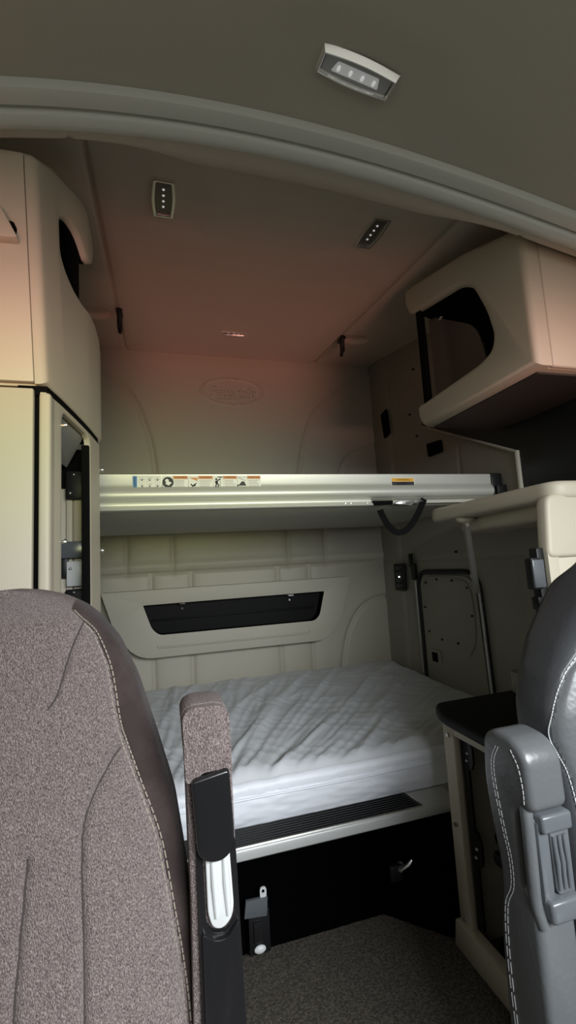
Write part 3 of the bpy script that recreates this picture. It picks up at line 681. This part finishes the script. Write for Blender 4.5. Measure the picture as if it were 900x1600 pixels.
b = B(); b.plate(fillet([(1.835, .535), (1.725, .525), (1.722, .468), (1.83, .470)], .008), 'x', 1.236, 1.247, r=.002)
for k in range(3): b.box(1.233, 1.238, 1.74, 1.815, .478+k*.018, .486+k*.018, .001)
tag(obj('wall_vent', b, 'void'), 'small black vent on side wall below the overhead cabinet', 'vent')
for y, z in ((1.894, .937), (1.769, .839), (1.960, .724), (1.915, .599), (1.70, .014)):
    b = B(); b.cyl((1.246, y, z), (1.238, y, z), .006, .005, 10); o = obj('screw_cap', b, 'black', wall_right)

# ------------------------------------------------------------------ seats
def seat_shell(xc, zpts, wpts, yfun, thick, zlow, nfront=150, nz=190, grooves=(), stitch=None, ztop=None, n=5.0, dish=.012):
    """backrest: stacked rounded sections; returns B, plus function for the front surface"""
    zs_ = np.array(zpts); order = np.argsort(zs_); Zs = zs_[order]; Ws = np.array(wpts)[order]
    ztop = Zs[-1]
    tt = np.linspace(0, 1, nz); zz = zlow+(ztop-zlow)*(1-(1-tt)**1.7)
    w = np.interp(zz, Zs, Ws)
    for _ in range(6): w[1:-1] = (w[:-2]+2*w[1:-1]+w[2:])/4
    # section angles: dense on the front half
    a = np.concatenate([np.linspace(PI, 2*PI, nfront), np.linspace(0, PI, 40)[1:-1]])
    ca, sa = np.cos(a), np.sin(a)
    # on the front spread samples evenly in x
    sxp = np.sign(ca)*np.abs(ca)**(2/n); syp = np.sign(sa)*np.abs(sa)**(2/n)
    k = nfront; xe = np.linspace(-1, 1, k); xe = np.sign(xe)*(1-(1-np.abs(xe))**1.25)
    sxp[:k] = xe; syp[:k] = -(1-np.abs(xe)**n)**(1/n)
    th = thick*np.clip(sstep(0, .05, ztop-zz)*.55+.45, 0, 1)
    U = np.outer(sxp, w)+xc; Yc = np.array([yfun(z) for z in zz])
    Yv = np.outer(syp, th/2)+Yc[None, :]
    Z = np.repeat(zz[None, :], len(a), 0)
    front = (np.arange(len(a)) < nfront)[:, None]
    Yv = Yv-np.where(front, dish*np.cos(np.clip(sxp, -1, 1)*PI/2)[:, None], 0)
    for pts, gw, gd in grooves:
        d = polydist(U, Z, pts); Yv = Yv+np.where(front, gd*np.exp(-(d/gw)**2), 0)
    mask = np.zeros((len(a), nz), int)
    if stitch is not None:
        zst = np.array([p[1] for p in stitch]); xst = np.abs(np.array([p[0] for p in stitch])-xc)
        o = np.argsort(zst); lim = np.interp(Z, zst[o], xst[o])
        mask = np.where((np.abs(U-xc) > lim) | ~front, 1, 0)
        d = np.abs(np.abs(U-xc)-lim); Yv = Yv+np.where(front & (Z > zst.min()-.1), .0035*np.exp(-(d/.004)**2), 0)
    b = B(); G = np.stack([U, Yv, Z], -1)
    V = b.grid(G, closed_u=True, mask=mask)
    for col in (0, -1):
        ring = [V[i][col] for i in range(len(a))]
        try: b.bm.faces.new(ring)
        except ValueError: pass
    return b
def drape(b, pts, lift=.0012, n=10):
    """lay a line of (x,z) on the front of a shape"""
    tree = b.bvh(); out = []
    for x, z in smooth_path(pts, n):
        h = tree.ray_cast(Vector((x, -.5, z)), Vector((0, 1, 0)))
        if h[0] is not None: out.append(h[0]+Vector((0, -lift, 0)))
    return out
def dashes(b, pts, r, on=3, off=1):
    i = 0
    while i+on < len(pts):
        b.tube(pts[i:i+on+1], r, 5); i += on+off

# cloth seat
root = empty('cloth_seat', (-.2, .5, -1.0), 'brown-grey knit cloth seat with folded-up armrest', 'seat')
zp = [-.80, -.62, -.54, -.41, -.30, -.222, -.145, -.091, -.060, -.040, -.024, -.015, -.012]
wp = [.235, .238, .237, .229, .213, .190, .166, .141, .117, .096, .068, .036, .006]
yL = lambda z: .655+(z+.54)*.13
stitchL = [(-.116, -.044), (-.105, -.055), (-.086, -.076), (-.068, -.122), (-.057, -.186), (-.050, -.210), (-.034, -.257), (-.010, -.328), (.005, -.412), (.014, -.471), (.020, -.543), (.022, -.70)]
sx_ = [(-.090, -.035), (-.112, -.091), (-.126, -.142), (-.137, -.160)]
s2 = [(-.054, -.218), (-.066, -.233), (-.088, -.272), (-.096, -.313), (-.093, -.402), (-.091, -.501), (-.091, -.70)]
s3 = [(-.152, -.314), (-.156, -.386), (-.160, -.481), (-.162, -.70)]
mir = lambda pts: [(-.4-x, z) for x, z in pts]
gr = [(smooth_path(s, 6), .0035, .006) for s in (s2, s3, mir(s2), mir(s3))]+[(smooth_path(s, 6), .0028, .004) for s in (sx_, mir(sx_))]
b = seat_shell(-.2, zp, wp, yL, .115, -.80, grooves=gr, stitch=stitchL, n=4.5, dish=.015)
thr = B(); dk = B()
L1 = drape(b, stitchL, .001, 30)
for off in (-.003, .003): dashes(thr, [p+Vector((off, -.0006, 0)) for p in L1], .0009, 3, 1)
for s in (s2, s3): dashes(thr, [p+Vector((.004, -.0006, 0)) for p in drape(b, s, .0008, 40)], .00045, 2, 1)
for s in (sx_, s2, s3): dk.tube(drape(b, s, .0002, 10), .0012, 6)
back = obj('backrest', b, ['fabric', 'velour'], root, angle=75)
obj('stitching', thr, 'thread', back); obj('seam', dk, 'thread_dark', back)
b = B(); b.box(-.437, .037, .08, .62, -.82, -.70, .05, 5); obj('seat_cushion', b, 'fabric', root)
b = B(); b.box(-.40, 0, .12, .62, -.999, -.82, .02, 3); obj('pedestal', b, 'black', root)
# armrest, upright beside the backrest: cover over a black shell with a grey lever
b = B()
AF = lambda z: .595+(z+.4)*.06
sec = [(.020, -.178), (.024, -.170), (.034, -.1655), (.062, -.1655), (.074, -.170), (.0785, -.180), (.080, -.235), (.082, -.42), (.086, -.56), (.088, -.74), (.026, -.74), (.024, -.56), (.026, -.40), (.024, -.25)]
b.plate(fillet(sec, .004, 3), 'y', .597, .655, r=.008, seg=3)
b.plate(fillet([(.021, -.178), (.026, -.170), (.034, -.167), (.062, -.167), (.073, -.171), (.078, -.180), (.079, -.246), (.066, -.242), (.044, -.243), (.030, -.252), (.023, -.252)], .003, 3), 'y', .584, .606, r=.007, seg=3)
arm = obj('armrest', b, 'fabric', root, angle=50)
b = B(); b.plate(fillet([(.029, -.247), (.0745, -.240), (.0775, -.315), (.074, -.333), (.062, -.341), (.046, -.340), (.034, -.330)], [.006, .006, .008, .012, .012, .012, .012]), 'y', .576, .605, r=.012, seg=5); obj('hinge_cover', b, 'gloss_black', arm)
b = B(); b.plate(fillet([(.033, -.325), (.080, -.325), (.084, -.52), (.086, -.745), (.036, -.745), (.034, -.52)], .004), 'y', .590, .600, [fillet([(.0405, -.332), (.0735, -.332), (.0765, -.410), (.066, -.425), (.050, -.424), (.042, -.412)], .006)], r=.003, seg=3); b.plate(fillet([(.037, -.417), (.052, -.428), (.066, -.428), (.080, -.412), (.082, -.56), (.084, -.742), (.039, -.742), (.038, -.56)], .005), 'y', .583, .595, r=.005, seg=3)
b.box(.046, .074, .5815, .584, -.527, -.5255, .0005); obj('lower_shell', b, 'gloss_black', arm)
b = B(); b.plate(fillet([(.043, -.326), (.072, -.326), (.075, -.398), (.072, -.412), (.060, -.421), (.049, -.417), (.044, -.402)], [.003, .003, .006, .01, .012, .012, .008]), 'y', .588, .598, r=.003, seg=3)
for x in (.0515, .0655): b.tube([(x, .5875, -.336), (x+.0015, .5868, -.370), (x+.003, .5875, -.406)], [.003, .0042, .003], 10)
obj('release_lever', b, 'lever', arm)

# leather seat
root = empty('leather_seat', (.82, .5, -1.0), 'dark grey leather seat with white stitching and folded-up armrest', 'seat')
XC = .815
zp = [-.80, -.55, -.32, -.265, -.21, -.161, -.125, -.088, -.068, -.056, -.050]
wp = [.225, .225, .219, .212, .190, .156, .117, .067, .032, .010, .002]
zp = [-.80, -.55, -.32, -.265, -.21, -.161, -.125, -.088, -.060, -.040, -.028, -.024]
wp = [.222, .222, .218, .212, .190, .158, .125, .086, .054, .028, .010, .002]
yR = lambda z: .662+(z+.30)*.12
stitchR = [(.800, -.10), (.70, -.150), (.645, -.205), (.618, -.251), (.606, -.284), (.603, -.306), (.606, -.326), (.612, -.36), (.614, -.45), (.615, -.70)]
b = seat_shell(XC, zp, wp, yR, .135, -.80, stitch=stitchR, n=4.0, dish=.02)
thr = B(); L1 = drape(b, stitchR[1:], .001, 30)
for off in (-.003, .003): dashes(thr, [p+Vector((off, 0, 0)) for p in L1], .0009, 3, 1)
back = obj('backrest', b, ['leather', 'leather_dark'], root, angle=75); obj('stitching', thr, 'lever', back)
b = B(); b.box(.585, 1.045, .08, .62, -.82, -.70, .05, 5); obj('seat_cushion', b, 'leather', root)
b = B(); b.box(.62, 1.01, .12, .62, -.999, -.82, .02, 3); obj('pedestal', b, 'black', root)
b = B()
side = fillet([(.572, -.300), (.595, -.279), (.640, -.276), (.664, -.292), (.672, -.36), (.664, -.42), (.650, -.50), (.668, -.58), (.672, -.76), (.578, -.76), (.580, -.60), (.582, -.505), (.606, -.490), (.606, -.385), (.570, -.372)], [.02, .02, .02, .02, .04, .04, .05, .05, .0, .0, .05, .012, .012, .012, .012], 5)
b.plate(side, 'x', .499, .566, r=.011, seg=4)
# soft roll standing proud along the inner side of the recess
b.tube(smooth_path([(.508, .592, -.372), (.505, .588, -.40), (.504, .588, -.46), (.506, .590, -.50), (.51, .584, -.53)], 5), [.009]*21, 10)
arm = obj('armrest', b, 'leather', root, angle=60)
b = B()
pts = smooth_path([(.632, -.300), (.645, -.325), (.646, -.36), (.636, -.42), (.628, -.46), (.630, -.50), (.648, -.54), (.655, -.62), (.652, -.74)], 20)
for off in (0, .0055): dashes(b, [Vector((.4985, y-off, z)) for y, z in pts], .0006, 3, 1)
pts = smooth_path([(.600, -.295), (.588, -.315), (.583, -.345), (.584, -.370)], 14); dashes(b, [Vector((.4985, y, z)) for y, z in pts], .0007, 3, 1)
obj('stitching', b, 'lever', arm)
b = B(); b.box(.513, .567, .568, .607, -.403, -.378, .005, 3); b.box(.512, .568, .566, .607, -.520, -.490, .006, 3); b.box(.511, .530, .577, .607, -.50, -.39, .003)
b.box(.555, .569, .580, .607, -.50, -.39, .003)
obj('hinge_housing', b, 'grey_plastic', arm)
b = B(); b.plate(fillet([(.531, -.405), (.556, -.402), (.560, -.483), (.554, -.490), (.537, -.490), (.533, -.483)], .004), 'y', .576, .600, r=.003, seg=3)
for x in (.5355, .5445, .5535): b.tube([(x, .5755, -.410), (x+.001, .5735, -.445), (x+.002, .5755, -.482)], [.0028, .0036, .0028], 10)
obj('release_lever', b, 'grey_plastic', arm)
for y, z in ((.586, -.390), (.588, -.497)):
    b = B(); b.cyl((.508, y, z), (.5125, y, z), .004, n=12); obj('hinge_screw', b, 'screw', arm)

# ------------------------------------------------------------------ camera
f_px = 703.0
def build_camera():
    X = np.array([2450., -60, f_px]); X /= np.linalg.norm(X)
    Uv = np.array([-350., -6000, f_px]); Uv /= np.linalg.norm(Uv); Uv -= X*(Uv@X); Uv /= np.linalg.norm(Uv)
    Yv = np.cross(Uv, X); Yv = Yv if Yv[2] > 0 else -Yv
    Rm = np.stack([X, Yv, Uv])                       # rows: world axes seen by the camera (right, down, forward)
    right, down, fwd = Rm[:, 0], Rm[:, 1], Rm[:, 2]
    cam = bpy.data.cameras.new('camera'); co = bpy.data.objects.new('camera', cam); COL.objects.link(co)
    m = Matrix(((right[0], -down[0], -fwd[0], 0), (right[1], -down[1], -fwd[1], 0), (right[2], -down[2], -fwd[2], HZ), (0, 0, 0, 1)))
    co.matrix_world = m
    cam.sensor_fit = 'VERTICAL'; cam.sensor_height = 24; cam.lens = f_px/1600*24; cam.clip_start = .02; cam.clip_end = 50
    SC.camera = co
build_camera()

# ------------------------------------------------------------------ light
W = bpy.data.worlds.new('daylight'); SC.world = W; W.use_nodes = True
bg = W.node_tree.nodes['Background']; bg.inputs['Color'].default_value = (1.0, .99, .91, 1); bg.inputs['Strength'].default_value = .62
def area(name, loc, elev, w, h, power, col, spread, yaw=0.):
    l = bpy.data.lights.new(name, 'AREA'); l.shape = 'RECTANGLE'; l.size = w; l.size_y = h; l.energy = power; l.color = col; l.spread = math.radians(spread)
    o = bpy.data.objects.new(name, l); COL.objects.link(o); o.location = (loc[0], loc[1], loc[2]+HZ)
    o.rotation_euler = (math.radians(90+elev), 0, math.radians(-yaw)); return o
# sky daylight by the windscreen, then two coloured lamps added inside the cab
area('sky_through_windscreen', (.70, -.75, .40), -37, 1.2, .5, 21, (.93, .97, 1.0), 96, -6)
area('added_green_light', (.05, -.20, .20), 4, 1.2, .12, .46, (.97, 1.0, .28), 30, -4)  # added lamp, tints the middle level yellow-green
area('added_pink_light', (.35, -.18, -.02), 26, 1.7, .10, 1.0, (1.0, .42, .34), 26)  # added lamp behind the camera, tints cabinets and rear ceiling pink

VS = SC.view_settings
SC.display_settings.display_device = 'sRGB'
VS.view_transform = 'Standard'; VS.look = 'None'; VS.gamma = 1; VS.use_curve_mapping = False; VS.exposure = -0.1
SC.cycles.max_bounces = 8; SC.cycles.diffuse_bounces = 5
